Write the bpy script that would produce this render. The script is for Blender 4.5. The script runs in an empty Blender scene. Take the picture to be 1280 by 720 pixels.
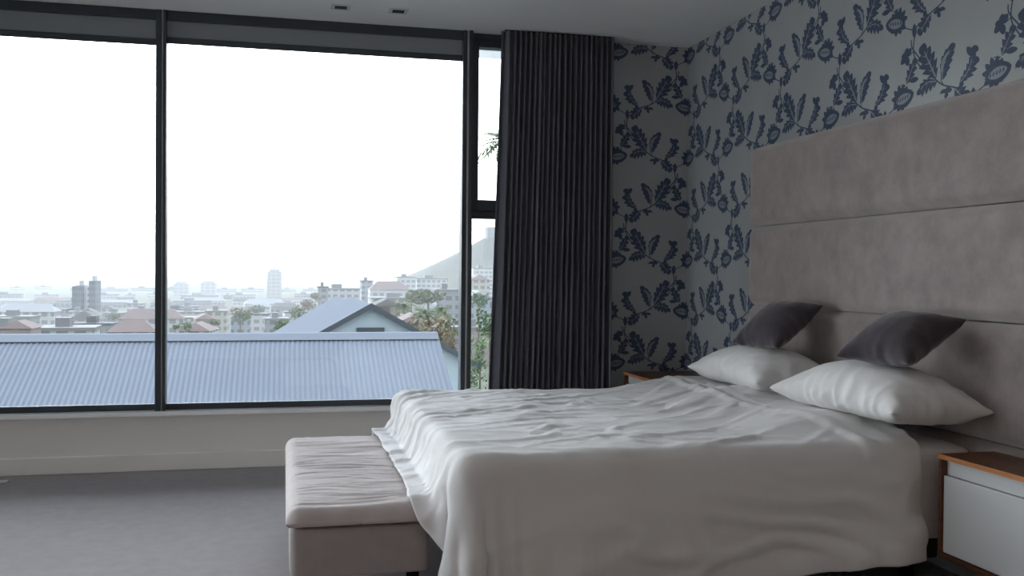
import bpy, bmesh, math, random, zlib
import numpy as np
from mathutils import Vector, Matrix, noise
C = bpy.context.scene.collection
SC = bpy.context.scene
PI = math.pi
rnd = random.Random(7)

# ------------------------------------------------------------------ camera
F = 1200.0
RT = np.array([0.97304219, -0.23045031, 0.00903099])
UP = np.array([-0.00534325, 0.01662141, 0.99984758])
FW = np.array([0.23056529, 0.97294213, -0.01494197])
CAMP = np.array([0.0, 0.0, 1.2])
cam_d = bpy.data.cameras.new('camera'); cam = bpy.data.objects.new('camera', cam_d); C.objects.link(cam)
cam_d.sensor_width = 36; cam_d.lens = 36 * F / 1280; cam_d.clip_end = 9000; cam_d.clip_start = .02
cam.matrix_world = Matrix(((RT[0], UP[0], -FW[0], 0), (RT[1], UP[1], -FW[1], 0), (RT[2], UP[2], -FW[2], 1.2), (0, 0, 0, 1)))
SC.camera = cam

def at(px, py, Y):
    """the point at depth Y that the photograph shows at px, py"""
    d = FW + RT * (px - 640) / F - UP * (py - 360) / F
    return d * (Y / d[1]) + CAMP

D = 6.071      # window wall
RX = 2.652     # headboard wall
LX = -3.3      # left wall
BY = -1.6      # wall behind the camera
H = 2.738

# ------------------------------------------------------------------ materials
def lin(c):
    return tuple(((v / 255 / 12.92) if v / 255 <= .04045 else ((v / 255 + .055) / 1.055) ** 2.4) for v in c)
MATS = {}
def mat(name, col, rough=.7, spec=.3, metal=0, noise_amt=0, noise_scale=20, bump=0, bump_scale=200, sheen=0, coat=0, stretch=(1, 1, 1), detail=4, bump_dist=.002, nrough=.5):
    if name in MATS: return MATS[name]
    m = bpy.data.materials.new(name); m.use_nodes = True; N = m.node_tree.nodes; L = m.node_tree.links
    b = N['Principled BSDF']; b.inputs['Base Color'].default_value = (*col, 1); b.inputs['Roughness'].default_value = rough
    b.inputs['Specular IOR Level'].default_value = spec; b.inputs['Metallic'].default_value = metal
    b.inputs['Sheen Weight'].default_value = sheen; b.inputs['Coat Weight'].default_value = coat
    tc = N.new('ShaderNodeTexCoord'); mp = N.new('ShaderNodeMapping'); mp.inputs['Scale'].default_value = stretch
    L.new(tc.outputs['Object'], mp.inputs['Vector'])
    if noise_amt:
        n = N.new('ShaderNodeTexNoise'); n.inputs['Scale'].default_value = noise_scale; n.inputs['Detail'].default_value = detail; n.inputs['Roughness'].default_value = nrough
        L.new(mp.outputs['Vector'], n.inputs['Vector'])
        r = N.new('ShaderNodeMapRange'); r.inputs['To Min'].default_value = 1 - noise_amt; r.inputs['To Max'].default_value = 1 + noise_amt
        r.inputs['From Min'].default_value = .3; r.inputs['From Max'].default_value = .7
        L.new(n.outputs['Fac'], r.inputs['Value'])
        v = N.new('ShaderNodeVectorMath'); v.operation = 'SCALE'; v.inputs[0].default_value = col
        L.new(r.outputs['Result'], v.inputs['Scale']); L.new(v.outputs['Vector'], b.inputs['Base Color'])
    if bump:
        n = N.new('ShaderNodeTexNoise'); n.inputs['Scale'].default_value = bump_scale; n.inputs['Detail'].default_value = 3
        L.new(mp.outputs['Vector'], n.inputs['Vector'])
        bp = N.new('ShaderNodeBump'); bp.inputs['Strength'].default_value = bump; bp.inputs['Distance'].default_value = bump_dist
        L.new(n.outputs['Fac'], bp.inputs['Height']); L.new(bp.outputs['Normal'], b.inputs['Normal'])
    MATS[name] = m
    return m

M_white = mat('white_paint', (.86, .83, .79), .6, .3)
M_ceil = mat('ceiling_paint', (.86, .875, .86), .8, .2)
M_sill = mat('sill_paint', (.88, .88, .88), .4, .4)
M_carpet = mat('carpet', (.41, .38, .385), .95, .05, noise_amt=.05, noise_scale=14, bump=.9, bump_scale=260, detail=8, bump_dist=.006)
M_frame = mat('dark_aluminium', (.036, .046, .056), .38, .5)
M_frame_l = mat('bright_aluminium', (.62, .62, .62), .4, .5)  # pale colour standing in for the highlight on the dark posts
M_blind = mat('blind_fabric', (.25, .27, .285), .8, .2)
M_curtain = mat('curtain_cloth', (.122, .124, .152), .9, .1, noise_amt=.08, noise_scale=300, sheen=.25)
M_duvet = mat('white_cotton', (.80, .79, .795), .85, .15, bump=.25, bump_scale=38, sheen=.1, bump_dist=.004)
M_sheet = mat('white_sheet', (.78, .775, .775), .85, .15, bump=.2, bump_scale=30, bump_dist=.003)
M_pillow = mat('pillow_cotton', (.80, .80, .80), .85, .15, bump=.3, bump_scale=30, bump_dist=.004)
M_cushion = mat('charcoal_velvet', (.062, .052, .064), .8, .15, noise_amt=.2, noise_scale=14, sheen=.35, bump=.2, bump_scale=60)
M_suede = mat('taupe_suede', (.335, .288, .282), .75, .25, noise_amt=.24, noise_scale=8, bump=.35, bump_scale=70, sheen=.8, detail=14, stretch=(1, 1, .9), nrough=.68)
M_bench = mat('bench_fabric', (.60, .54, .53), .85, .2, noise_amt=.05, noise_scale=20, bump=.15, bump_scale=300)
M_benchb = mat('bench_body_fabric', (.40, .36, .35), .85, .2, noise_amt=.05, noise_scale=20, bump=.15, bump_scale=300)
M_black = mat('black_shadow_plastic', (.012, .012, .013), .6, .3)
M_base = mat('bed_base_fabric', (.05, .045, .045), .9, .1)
M_drawer = mat('drawer_lacquer', (.66, .68, .70), .25, .5)
M_thread = mat('white_plate', (.62, .63, .63), .5, .4)

def wood_mat(name, c1, c2, rough, axis='y'):
    m = bpy.data.materials.new(name); m.use_nodes = True; N = m.node_tree.nodes; L = m.node_tree.links
    b = N['Principled BSDF']; b.inputs['Roughness'].default_value = rough
    tc = N.new('ShaderNodeTexCoord'); mp = N.new('ShaderNodeMapping'); mp.inputs['Scale'].default_value = (14, 1.3, 14)
    L.new(tc.outputs['Object'], mp.inputs['Vector'])
    n = N.new('ShaderNodeTexNoise'); n.inputs['Scale'].default_value = 2.5; n.inputs['Detail'].default_value = 6; n.inputs['Distortion'].default_value = .6
    L.new(mp.outputs['Vector'], n.inputs['Vector'])
    cr = N.new('ShaderNodeValToRGB'); cr.color_ramp.elements[0].color = (*c1, 1); cr.color_ramp.elements[1].color = (*c2, 1)
    cr.color_ramp.elements[0].position = .35; cr.color_ramp.elements[1].position = .65
    L.new(n.outputs['Fac'], cr.inputs['Fac']); L.new(cr.outputs['Color'], b.inputs['Base Color'])
    return m
M_wood = wood_mat('walnut_veneer', (.075, .026, .012), (.15, .052, .022), .28)
M_edge = wood_mat('orange_wood_edge', (.42, .16, .055), (.58, .25, .09), .4)

# wallpaper: plain silver ground, printed leaves and light veins
def paper(name, col, rough, metal=0):
    return mat(name, col, rough, .4, metal, noise_amt=.05, noise_scale=3, bump=.04, bump_scale=900)
M_wp = paper('silver_wallpaper', (.43, .455, .47), .42, .15)
M_print = paper('navy_print', (.060, .088, .150), .5)
M_vein = paper('pale_print', (.30, .33, .38), .45, .2)

def glass_mat():
    m = bpy.data.materials.new('window_glass'); m.use_nodes = True; N = m.node_tree.nodes; L = m.node_tree.links
    N.remove(N['Principled BSDF']); out = N['Material Output']
    t = N.new('ShaderNodeBsdfTransparent'); t.inputs['Color'].default_value = (.93, .95, .95, 1)
    g = N.new('ShaderNodeBsdfGlossy'); g.inputs['Roughness'].default_value = .0
    f = N.new('ShaderNodeFresnel'); f.inputs['IOR'].default_value = 1.5
    mx = N.new('ShaderNodeMixShader')
    L.new(f.outputs['Fac'], mx.inputs['Fac']); L.new(t.outputs['BSDF'], mx.inputs[1]); L.new(g.outputs['BSDF'], mx.inputs[2])
    L.new(mx.outputs['Shader'], out.inputs['Surface'])
    return m
M_glass = glass_mat()

# ------------------------------------------------------------------ mesh helpers
class MB:
    def __init__(s): s.v = []; s.f = []; s.mi = []
    def box(s, x0, x1, y0, y1, z0, z1, mi=0):
        o = len(s.v)
        s.v += [(x0, y0, z0), (x1, y0, z0), (x1, y1, z0), (x0, y1, z0), (x0, y0, z1), (x1, y0, z1), (x1, y1, z1), (x0, y1, z1)]
        for f in ((0, 3, 2, 1), (4, 5, 6, 7), (0, 1, 5, 4), (1, 2, 6, 5), (2, 3, 7, 6), (3, 0, 4, 7)):
            s.f.append(tuple(o + i for i in f)); s.mi.append(mi)
        return s
    def poly(s, pts, mi=0):
        o = len(s.v); s.v += [tuple(p) for p in pts]; s.f.append(tuple(range(o, o + len(pts)))); s.mi.append(mi); return s
    def faces(s, vs, fs, mi=0):
        o = len(s.v); s.v += [tuple(p) for p in vs]
        for f in fs: s.f.append(tuple(o + i for i in f)); s.mi.append(mi)
        return s
    def grid(s, P, mi=0, closed_u=False, flip=False):
        n, m = len(P), len(P[0]); o = len(s.v)
        for r in P: s.v += [tuple(p) for p in r]
        for i in range(n - (0 if closed_u else 1)):
            for j in range(m - 1):
                a, b = o + i * m + j, o + ((i + 1) % n) * m + j
                f = (a, b, b + 1, a + 1)
                s.f.append(f[::-1] if flip else f); s.mi.append(mi)
        return s
    def tube(s, pts, rad, n=8, mi=0):
        rings = []
        for k, p in enumerate(pts):
            a = Vector(pts[max(k - 1, 0)]); b = Vector(pts[min(k + 1, len(pts) - 1)]); t = (b - a).normalized()
            u = t.orthogonal().normalized(); w = t.cross(u); r = rad[k] if isinstance(rad, (list, tuple)) else rad
            rings.append([tuple(Vector(p) + r * (math.cos(2 * PI * i / n) * u + math.sin(2 * PI * i / n) * w)) for i in range(n)])
        o = len(s.v)
        for r in rings: s.v += r
        for k in range(len(rings) - 1):
            for i in range(n):
                s.f.append((o + k * n + i, o + k * n + (i + 1) % n, o + (k + 1) * n + (i + 1) % n, o + (k + 1) * n + i)); s.mi.append(mi)
        s.f.append(tuple(o + i for i in range(n))[::-1]); s.mi.append(mi)
        s.f.append(tuple(o + (len(rings) - 1) * n + i for i in range(n))); s.mi.append(mi)
        return s
    def build(s, name, mats, parent=None, bevel=0, seg=2, smooth=False, origin=None):
        me = bpy.data.meshes.new(name)
        v = s.v
        if origin is not None: v = [(p[0] - origin[0], p[1] - origin[1], p[2] - origin[2]) for p in v]
        me.from_pydata(v, [], s.f)
        if not isinstance(mats, (list, tuple)): mats = [mats]
        for m in mats: me.materials.append(m)
        me.polygons.foreach_set('material_index', s.mi)
        if smooth: me.polygons.foreach_set('use_smooth', [True] * len(s.f))
        me.update()
        ob = bpy.data.objects.new(name, me); C.objects.link(ob)
        if origin is not None: ob.location = origin
        if parent: ob.parent = parent
        if bevel:
            b = ob.modifiers.new('b', 'BEVEL'); b.width = bevel; b.segments = seg; b.limit_method = 'ANGLE'
            b.harden_normals = False
            me.polygons.foreach_set('use_smooth', [True] * len(s.f))
            w = ob.modifiers.new('w', 'WEIGHTED_NORMAL'); w.keep_sharp = True
        return ob

def tag(o, label=None, cat=None, group=None, kind=None):
    if label: o['label'] = label
    if cat: o['category'] = cat
    if group: o['group'] = group
    if kind: o['kind'] = kind
    return o
def empty(name, loc=(0, 0, 0)):
    o = bpy.data.objects.new(name, None); C.objects.link(o); o.location = loc; o.empty_display_size = .1; return o
def struct(o, label=None):
    o['kind'] = 'structure'
    if label: o['label'] = label
    return o
def put(mb, name, mats, root, **k):
    """part in world coordinates under an Empty that is not rotated"""
    o = mb.build(name, mats, None, **k); o.parent = root
    o.location = Vector(o.location) - Vector(root.location)
    return o

# ------------------------------------------------------------------ cloth solver
def colour_edges(edges):
    used = {}; groups = []
    for e, (a, b) in enumerate(edges):
        ua = used.setdefault(a, 0); ub = used.setdefault(b, 0); k = 0
        m = ua | ub
        while m >> k & 1: k += 1
        used[a] = ua | 1 << k; used[b] = ub | 1 << k
        while len(groups) <= k: groups.append([])
        groups[k].append(e)
    return [np.array(g) for g in groups]
def relax(P, edges, rest, stiff, steps, iters, collide, force, damp=.97, dt=1 / 60, pin=None):
    V = np.zeros_like(P); E = np.array(edges); rest = np.array(rest); stiff = np.array(stiff); G = colour_edges(edges)
    for st in range(steps):
        V += dt * force(P, st); V *= damp
        sp = np.linalg.norm(V, axis=1, keepdims=True); V *= np.minimum(1, 2.0 / np.maximum(sp, 1e-9))
        Q = P + dt * V
        for it in range(iters):
            for g in G:
                a = E[g, 0]; b = E[g, 1]; d = Q[b] - Q[a]; l = np.linalg.norm(d, axis=1); l[l < 1e-9] = 1e-9
                c = ((l - rest[g]) / l * stiff[g] * .5)[:, None] * d
                Q[a] += c; Q[b] -= c
            Q = collide(Q, P)
            if pin is not None: Q[pin[0]] = pin[1]
        V = (Q - P) / dt; P = Q
    return P
def box_collide(boxes, fric=.55, thick=.006):
    def f(Q, P0):
        for (x0, x1, y0, y1, z0, z1, r) in boxes:
            c = np.array([(x0 + x1) / 2, (y0 + y1) / 2, (z0 + z1) / 2]); h = np.array([(x1 - x0) / 2, (y1 - y0) / 2, (z1 - z0) / 2]) - r
            p = Q - c; q = np.abs(p) - h
            out = np.maximum(q, 0); lo = np.linalg.norm(out, axis=1); sd = lo + np.minimum(q.max(1), 0) - r - thick
            k = sd < 0
            if not k.any(): continue
            n = np.zeros_like(p)
            o2 = lo > 1e-9; n[o2] = out[o2] / lo[o2, None]
            i2 = ~o2; am = q.argmax(1); n[i2, am[i2]] = 1
            n *= np.sign(p) + (p == 0)
            Q[k] -= n[k] * sd[k, None]
            mv = Q[k] - P0[k]; tn = mv - (mv * n[k]).sum(1)[:, None] * n[k]; Q[k] -= fric * tn
        lowz = Q[:, 2] < .012
        Q[lowz, 2] = .012; Q[lowz, :2] = P0[lowz, :2] + .3 * (Q[lowz, :2] - P0[lowz, :2])
        return Q
    return f

# ================================================================== SETTING
# ---- floor, ceiling, walls
struct(MB().box(LX - .1, RX + .1, BY - .1, D + .3, -.1, 0).build('floor', M_carpet), 'grey-brown carpet covering the bedroom floor')
cb = MB().box(LX - .1, RX + .1, BY - .1, D + .3, H, H + .2)
struct(cb.build('ceiling', M_ceil), 'plain painted bedroom ceiling with two recessed spots')
WX0, WX1 = -2.55, 1.95                    # window opening
wb = MB().box(WX0, WX1, D, D + .08, 0, .352).box(LX, WX0, D, D + .25, 0, H)
struct(wb.build('wall_window', M_white), 'low painted wall under the picture window')
GY0, GY1 = 2.9, 5.8                          # glazed opening added in the side wall to let in light
struct(MB().box(LX - .1, LX, BY, GY0, 0, H).box(LX - .1, LX, GY1, D + .25, 0, H).box(LX - .1, LX, GY0, GY1, 2.6, H).box(LX - .1, LX, GY0, GY1, 0, .04).build('wall_left', M_white), 'plain painted side wall around the glazed doors')
struct(MB().box(LX, RX, BY - .1, BY, 0, H).build('wall_front', mat('warm_panelling', (.72, .60, .51), .6, .3)), 'plain painted wall facing the window')
struct(MB().box(WX0, WX1 + .0, D - .085, D + .05, .338, .366).build('trim_1', M_sill, bevel=.004), 'thin white window sill under the panes')
bb = MB().box(LX, WX1 + .1, D - .02, D, 0, .105).build('baseboard_window', M_sill, bevel=.008)
struct(bb, 'painted baseboard below the window')
bb.data.materials[0] = M_white

# ---- wallpaper walls: the printed vine is part of each wall's own mesh
# one repeat, digitised in a 7.2 px grid over the strip beside the curtain
def U(x, y):                               # grid -> metres on the paper (w to the right, z up)
    p = at(760 + x / 7.2, 160 + y / 7.2, D); return (p[0], p[2])
AX = U(391, 0)[0]
HALF = .3445
PER = .53
def leaf(base, tip, width, lobes, asym=0., bend=0., deep=.42, vein=True, fat=.5):
    """outline polygon (serrated) + vein polygons in paper coordinates"""
    b = np.array(base); t = np.array(tip); L = np.linalg.norm(t - b); e = (t - b) / L; n = np.array([-e[1], e[0]])
    def spine(s): return b + e * L * s + n * bend * L * math.sin(PI * s)
    prof = lambda s: max(0, math.sin(PI * min(1, max(0, s)) ** (.55 + .45 * fat + .2))) ** .62
    N = max(lobes * 7, 14)
    left = []; right = []
    for i in range(N + 1):
        s = i / N; w = width * .5 * prof(s)
        if lobes > 1 and 0 < s < 1:
            ph = (s * lobes) % 1.0
            saw = (1 - deep) + deep * ((ph / .72) ** .7 if ph < .72 else (1 - (ph - .72) / .28) ** .8)
            w *= saw * 1.12; fw = .085 * L * (saw - .5) / max(1, lobes / 5)
        else: fw = 0
        left.append(spine(s) + n * w * (1 + asym) + e * fw)
        right.append(spine(s) - n * w * (1 - asym) + e * fw)
    out = left + [spine(1.03)] + right[::-1]
    veins = []
    if vein:
        mid = [spine(s) for s in np.linspace(.04, .8, 9)]
        wv = [width * .045 * (1 - .6 * k / 8) for k in range(9)]
        veins.append([m + n * w for m, w in zip(mid, wv)] + [m - n * w for m, w in zip(mid, wv)][::-1])
        for sgn in (1, -1):
            for s in np.linspace(.22, .66, max(2, lobes - 2)):
                a = spine(s); w = width * .27 * prof(s) * (1 + sgn * asym)
                c = a + n * sgn * w + e * L * .10; k = e * width * .035
                veins.append([a - k, c, a + k] if sgn > 0 else [a + k, c, a - k])
    return out, veins
def pet(base, tip, width):
    return leaf(base, tip, width, 1, deep=0, vein=False)
def strip(pts, w):
    pts = [np.array(p) for p in pts]; l = []; r = []
    # smooth
    q = []
    for i in range(len(pts) - 1):
        p0 = pts[max(i - 1, 0)]; p1 = pts[i]; p2 = pts[i + 1]; p3 = pts[min(i + 2, len(pts) - 1)]
        for t in (0, .25, .5, .75):
            q.append(.5 * ((2 * p1) + (-p0 + p2) * t + (2 * p0 - 5 * p1 + 4 * p2 - p3) * t * t + (-p0 + 3 * p1 - 3 * p2 + p3) * t ** 3))
    q.append(pts[-1])
    quads = []
    nn = []
    for i in range(len(q)):
        d = q[min(i + 1, len(q) - 1)] - q[max(i - 1, 0)]; d = d / (np.linalg.norm(d) + 1e-9); nn.append(np.array([-d[1], d[0]]) * w / 2)
    for i in range(len(q) - 1):
        quads.append([q[i] - nn[i], q[i + 1] - nn[i + 1], q[i + 1] + nn[i + 1], q[i] + nn[i]])
    return quads
S1 = 1 / 7.2 / 191.0                       # one grid unit in metres
PR = []; VN = []; ST = []                 # navy polygons, pale polygons, stem quads
def L_(bx, by, tx, ty, w, lobes, **k):
    o, v = leaf(U(bx, by), U(tx, ty), w * S1 * 1.06, lobes, **k); PR.append(o); VN.extend(v)
def P_(bx, by, tx, ty, w):
    PR.append(pet(U(bx, by), U(tx, ty), w * S1 * 1.15)[0])
def S_(*pts, w=9):
    ST.extend(strip([U(*p) for p in pts], w * S1))
# vine
S_((150, -75), (152, -40), (172, -5), (215, 50), (275, 140), (345, 212), (400, 255), (480, 288), (545, 322), (590, 345))
S_((596, 385), (606, 440), (600, 500), (572, 548), (548, 580))
S_((400, 255), (382, 225), (384, 190), (394, 150), w=6)
# big leaf L1
L_(345, 200, 232, -20, 128, 5, deep=.5, asym=.12)
# L2 : slim curved leaf with an open light side
L_(388, 225, 470, 42, 80, 5, bend=.12, deep=.28, asym=-.2)
VN.append(leaf(U(384, 190), U(446, 72), 22 * S1, 1, bend=.16, deep=0, vein=False)[0])
# L3 : leaf lying under the vine
L_(352, 222, 198, 262, 84, 5, bend=-.18, deep=.5, asym=.3)
# S-leaf with hook
L_(512, 272, 600, 120, 76, 5, bend=-.14, deep=.5, asym=-.3)
P_(600, 150, 558, 92, 34); P_(590, 105, 635, 130, 34); P_(600, 170, 642, 188, 34)
# small leaf under vine, and bud above it
L_(462, 292, 372, 298, 44, 2, deep=.4, vein=False); P_(430, 300, 408, 330, 24)
# mid leaf
L_(478, 292, 570, 392, 92, 4, deep=.5, asym=.1); P_(520, 300, 528, 262, 30)
# narrow bud on stem
L_(600, 402, 604, 318, 36, 1, deep=0, vein=False)
# curl of five petals right of the stem
S_((608, 478), (640, 496), (668, 490), w=6)
for t in ((655, 446), (700, 486), (704, 532), (644, 552), (622, 455)): P_(662, 496, t[0], t[1], 36)
# flower (repeats one width apart)
fx, fy = 742, 268
S_((612, 352), (650, 338), (690, 318), w=7)
o_, _ = leaf(U(fx - 66, fy + 30), U(fx + 96, fy + 0), 112 * S1, 1, deep=0, vein=False); PR.append(o_)
for t in ((-84, -2), (-64, -48), (-28, -76), (12, -74), (44, -52)): P_(fx + t[0] * .2, fy + 8, fx + t[0], fy + t[1], 32)
for t in ((-70, 62), (-32, 84), (8, 90), (44, 66)): P_(fx + t[0] * .2, fy + 18, fx + t[0], fy + t[1], 34)
o_, _ = leaf(U(fx - 44, fy + 26), U(fx + 72, fy + 4), 60 * S1, 1, deep=0, vein=False); VN.append(o_)
DOTS = []
for k in range(5): DOTS.append(pet(U(fx - 34 + k * 20, fy + 32 - k * 3), U(fx - 26 + k * 20, fy + 8 - k * 3), 10 * S1)[0])
# sprig leaf beyond the flower
S_((fx - 10, fy - 70), (fx + 30, fy - 58), (775 - 12, 205), w=6)
L_(778, 205, 852, 72, 74, 4, deep=.58, asym=0, fat=.62)
P_(800, 190, 872, 196, 30)

def tri(poly):
    """ear-free triangulation through mathutils"""
    from mathutils.geometry import tessellate_polygon
    return tessellate_polygon([[Vector((p[0], p[1], 0)) for p in poly]])
TRI = [(p, tri(p), 0) for p in PR] + [(p, tri(p), 1) for p in VN] + [(p, tri(p), 2) for p in DOTS] + [(p, [(0, 1, 2), (0, 2, 3)], 3) for p in ST]
def clip_ok(pts, w0, w1, z0, z1):
    xs = [p[0] for p in pts]; zs = [p[1] for p in pts]
    return max(xs) > w0 and min(xs) < w1 and max(zs) > z0 and min(zs) < z1
def sclip(poly, w0, w1, z0, z1):
    for ax, val, sg in ((0, w0, 1), (0, w1, -1), (1, z0, 1), (1, z1, -1)):
        out = []
        for i in range(len(poly)):
            a = poly[i]; b = poly[(i + 1) % len(poly)]; da = sg * (a[ax] - val); db = sg * (b[ax] - val)
            if da >= 0: out.append(a)
            if (da < 0) != (db < 0):
                t = da / (da - db); out.append((a[0] + (b[0] - a[0]) * t, a[1] + (b[1] - a[1]) * t))
        poly = out
        if len(poly) < 3: return None
    return poly
def wallpaper(mb, w0, w1, z0, z1, to3d):
    lay = {0: .0006, 1: .0013, 2: .0019, 3: .0002}; mi = {0: 1, 1: 2, 2: 1, 3: 1}
    for n in range(int((w0 - 4) / PER), int((w1 + 1) / PER) + 2):
        for m in range(-6, 6):
            for mir in (0, 1):
                for ti, (poly, tris, kind) in enumerate(TRI):
                    q = []
                    for p in poly:
                        x, z = p[0], p[1]
                        if mir: x = 2 * AX - x; z += HALF
                        q.append((x + n * PER, z + m * 2 * HALF))
                    if not clip_ok(q, w0, w1, z0, z1): continue
                    inside = min(a[0] for a in q) >= w0 and max(a[0] for a in q) <= w1 and min(a[1] for a in q) >= z0 and max(a[1] for a in q) <= z1
                    if inside:
                        mb.faces([to3d(a[0], a[1], lay[kind] + ti * 4e-6) for a in q], [t for t in tris], mi[kind])
                    else:
                        for t in tris:
                            c = sclip([q[i] for i in t], w0, w1, z0, z1)
                            if c: mb.poly([to3d(a[0], a[1], lay[kind] + ti * 4e-6) for a in c], mi[kind])
wr = MB().box(RX, RX + .1, BY, D + .25, 0, H)
YS = .575 / .53
wallpaper(wr, RX + .001, RX + (D - 2.3) / YS, .55, H - .002, lambda w, z, o: (RX - o, D - (w - RX) * YS, z))
struct(wr.build('wall_right', [M_wp, M_print, M_vein]), 'headboard wall papered in silver with navy leaf vines')
wq = MB().box(WX1, RX, D, D + .25, 0, H)
wallpaper(wq, WX1 + .001, RX - .001, .4, H - .002, lambda w, z, o: (w, D - o, z))
struct(wq.build('wall_back', [M_wp, M_print, M_vein]), 'papered wall strip between curtain and corner')

# ---- windows
def fbox(mb, x0, x1, z0, z1, y0=D - .03, y1=D - .008): mb.box(x0, x1, y0, y1, z0, z1)
GZ0, GZT = .405, 2.54
def window(n, label, parts, glass, extra=None):
    r = empty('window_%d' % n, (0, D, 0)); struct(r, label)
    mb = MB()
    for p in parts: fbox(mb, *p)
    put(mb, 'window_frame', M_frame, r, bevel=.004)
    for g in glass:
        put(MB().box(g[0], g[1], D - .022, D - .017, g[2], g[3]), 'window_pane', M_glass, r)
    return r
w1 = window(1, 'wide fixed window pane beside the outer edge of the view', [(WX0, -.745, .367, .405), (WX0, -.745, 2.655, H), (WX0, WX0 + .06, .405, 2.655)], [(WX0 + .06, -.745, .405, 2.655)])
w2 = window(2, 'wide fixed central window pane between dark posts', [(-.685, 1.092, .367, .405), (-.685, 1.092, 2.655, H)], [(-.685, 1.092, .405, 2.655)])
# posts
mp = MB().box(-.745, -.712, D - .066, D + .03, .367, H - .001).box(-.704, -.685, D - .072, D + .03, .367, H - .001)
pr = empty('window_3', (0, D, 0)); struct(pr, 'dark window post between the two wide panes')
put(mp, 'window_frame', M_frame, pr, bevel=.003)
put(MB().box(-.712, -.704, D - .058, D + .03, .367, H - .001), 'window_seal', M_frame_l, pr)  # highlight line of the post, put in as a pale strip
# narrow side window with opening sash above a fixed light
pz = empty('window_4', (0, D, 0)); struct(pz, 'narrow side window with opening upper sash beside the curtain')
mb = MB()
mb.box(1.092, 1.120, D - .066, D + .03, .367, H)
mb.box(1.132, 1.157, D - .072, D + .08, .366, H)
mb.box(1.157, WX1, D, D + .07, .366, .405).box(1.157, WX1, D - .01, D + .07, 1.553, 1.60).box(1.157, WX1, D - .01, D + .07, 2.69, H)
mb.box(WX1 - .05, WX1, D, D + .07, .405, 2.69)
put(mb, 'window_frame', M_frame, pz, bevel=.003)
put(MB().box(1.120, 1.132, D - .058, D + .08, .37, H - .001), 'window_seal', M_frame_l, pz)  # painted highlight down the second post
sash = MB().box(1.157, 1.204, D - .025, D + .06, 1.60, 2.69).box(WX1 - .10, WX1 - .05, D - .025, D + .06, 1.60, 2.69)
sash.box(1.204, WX1 - .10, D - .025, D + .06, 1.60, 1.672).box(1.204, WX1 - .10, D - .025, D + .06, 2.648, 2.69)
put(sash, 'window_sash', M_frame, pz, bevel=.004)
put(MB().box(1.204, WX1 - .1, D + .02, D + .026, 1.672, 2.648), 'window_pane', M_glass, pz)
put(MB().box(1.157, WX1 - .05, D + .035, D + .041, .405, 1.553), 'window_pane', M_glass, pz)

# unseen glazed doors, added in the side wall to light the bed
gd = empty('window_5', (LX - .05, (GY0 + GY1) / 2, .04)); struct(gd, 'glazed side doors to the terrace')
mb = MB()
for y in (GY0, GY0 + 1.42, GY1 - .06): mb.box(LX - .09, LX - .03, y, y + .06, .04, 2.6)
mb.box(LX - .09, LX - .03, GY0, GY1, .04, .09).box(LX - .09, LX - .03, GY0, GY1, 2.54, 2.6)
put(mb, 'window_frame', M_frame, gd)
for y in (GY0 + .06, GY0 + 1.48): put(MB().box(LX - .062, LX - .056, y, y + 1.36, .09, 2.54), 'window_pane', M_glass, gd)

struct(MB().box(-8, 8, D + .26, 8.1, -.2, .0).build('floor_balcony', mat('balcony_tiles', (.78, .77, .75), .7)), 'pale balcony floor below the picture window')  # unseen slab, added to bounce skylight onto the ceiling
struct(MB().box(LX - 5, LX - .101, -2, D + .25, -.2, .0).build('floor_terrace', mat('terrace_tiles', (.55, .53, .50), .8)), 'pale terrace floor outside the side doors')  # out of view; added so that daylight bounces up through the doors
# roller blinds drawn up under the frame head
def blind(x0, x1, za, zb, label):
    r = empty('roller_blind', ((x0 + x1) / 2, D - .042, H - .06))
    mb = MB()
    for k in range(1): mb.box(x0, x1, D - .044, D - .040, za + .035, 2.68)
    put(mb, 'blind_fabric', M_blind, r)
    put(MB().box(x0, x1, D - .050, D - .034, za, za + .038), 'bottom_rail', M_frame, r, bevel=.005)
    hr = MB().box(x0, x1, D - .062, D - .032, 2.678, H - .0015); put(hr, 'headrail', M_frame, r, bevel=.004)
    tag(r, label, 'blind', 'roller blinds pulled up at the window head')
    return r
blind(WX0 + .01, -.7452, 2.530, 2.54, 'grey roller blind pulled up over the window with the slim twin tower')
blind(-.6848, 1.0918, 2.545, 2.55, 'grey roller blind pulled up over the wide central window')

# ---- recessed ceiling spots
for i, (x, y) in enumerate(((.309, 5.67), (.642, 5.667))):
    r = empty('ceiling_spotlight', (x, y, H)); a, b = .055, .05
    mb = MB().box(x - a, x + a, y - b, y - b + .014, H - .006, H - .0005).box(x - a, x + a, y + b - .014, y + b, H - .006, H - .0005)
    mb.box(x - a, x - a + .02, y - b + .014, y + b - .014, H - .006, H - .0005).box(x + a - .02, x + a, y - b + .014, y + b - .014, H - .006, H - .0005)
    put(mb, 'spotlight_trim', M_thread, r, bevel=.001)
    put(MB().box(x - a + .02, x + a - .02, y - b + .014, y + b - .014, H - .004, H - .0005), 'lamp_recess', M_black, r)
    tag(r, ('small recessed ceiling spotlight with dark centre, closer to the curtain' if i else
            'small recessed ceiling spotlight with dark centre, further from the curtain'), 'ceiling light', 'recessed ceiling spotlights')

# ---- pale plate on the carpet at the window wall
fp = MB().box(-1.75, -1.505, 5.86, 5.91, .001, .012).build('floor_plate', M_thread, bevel=.004)
tag(fp, 'small pale flat plate lying on the carpet near the baseboard', 'floor plate')

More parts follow.
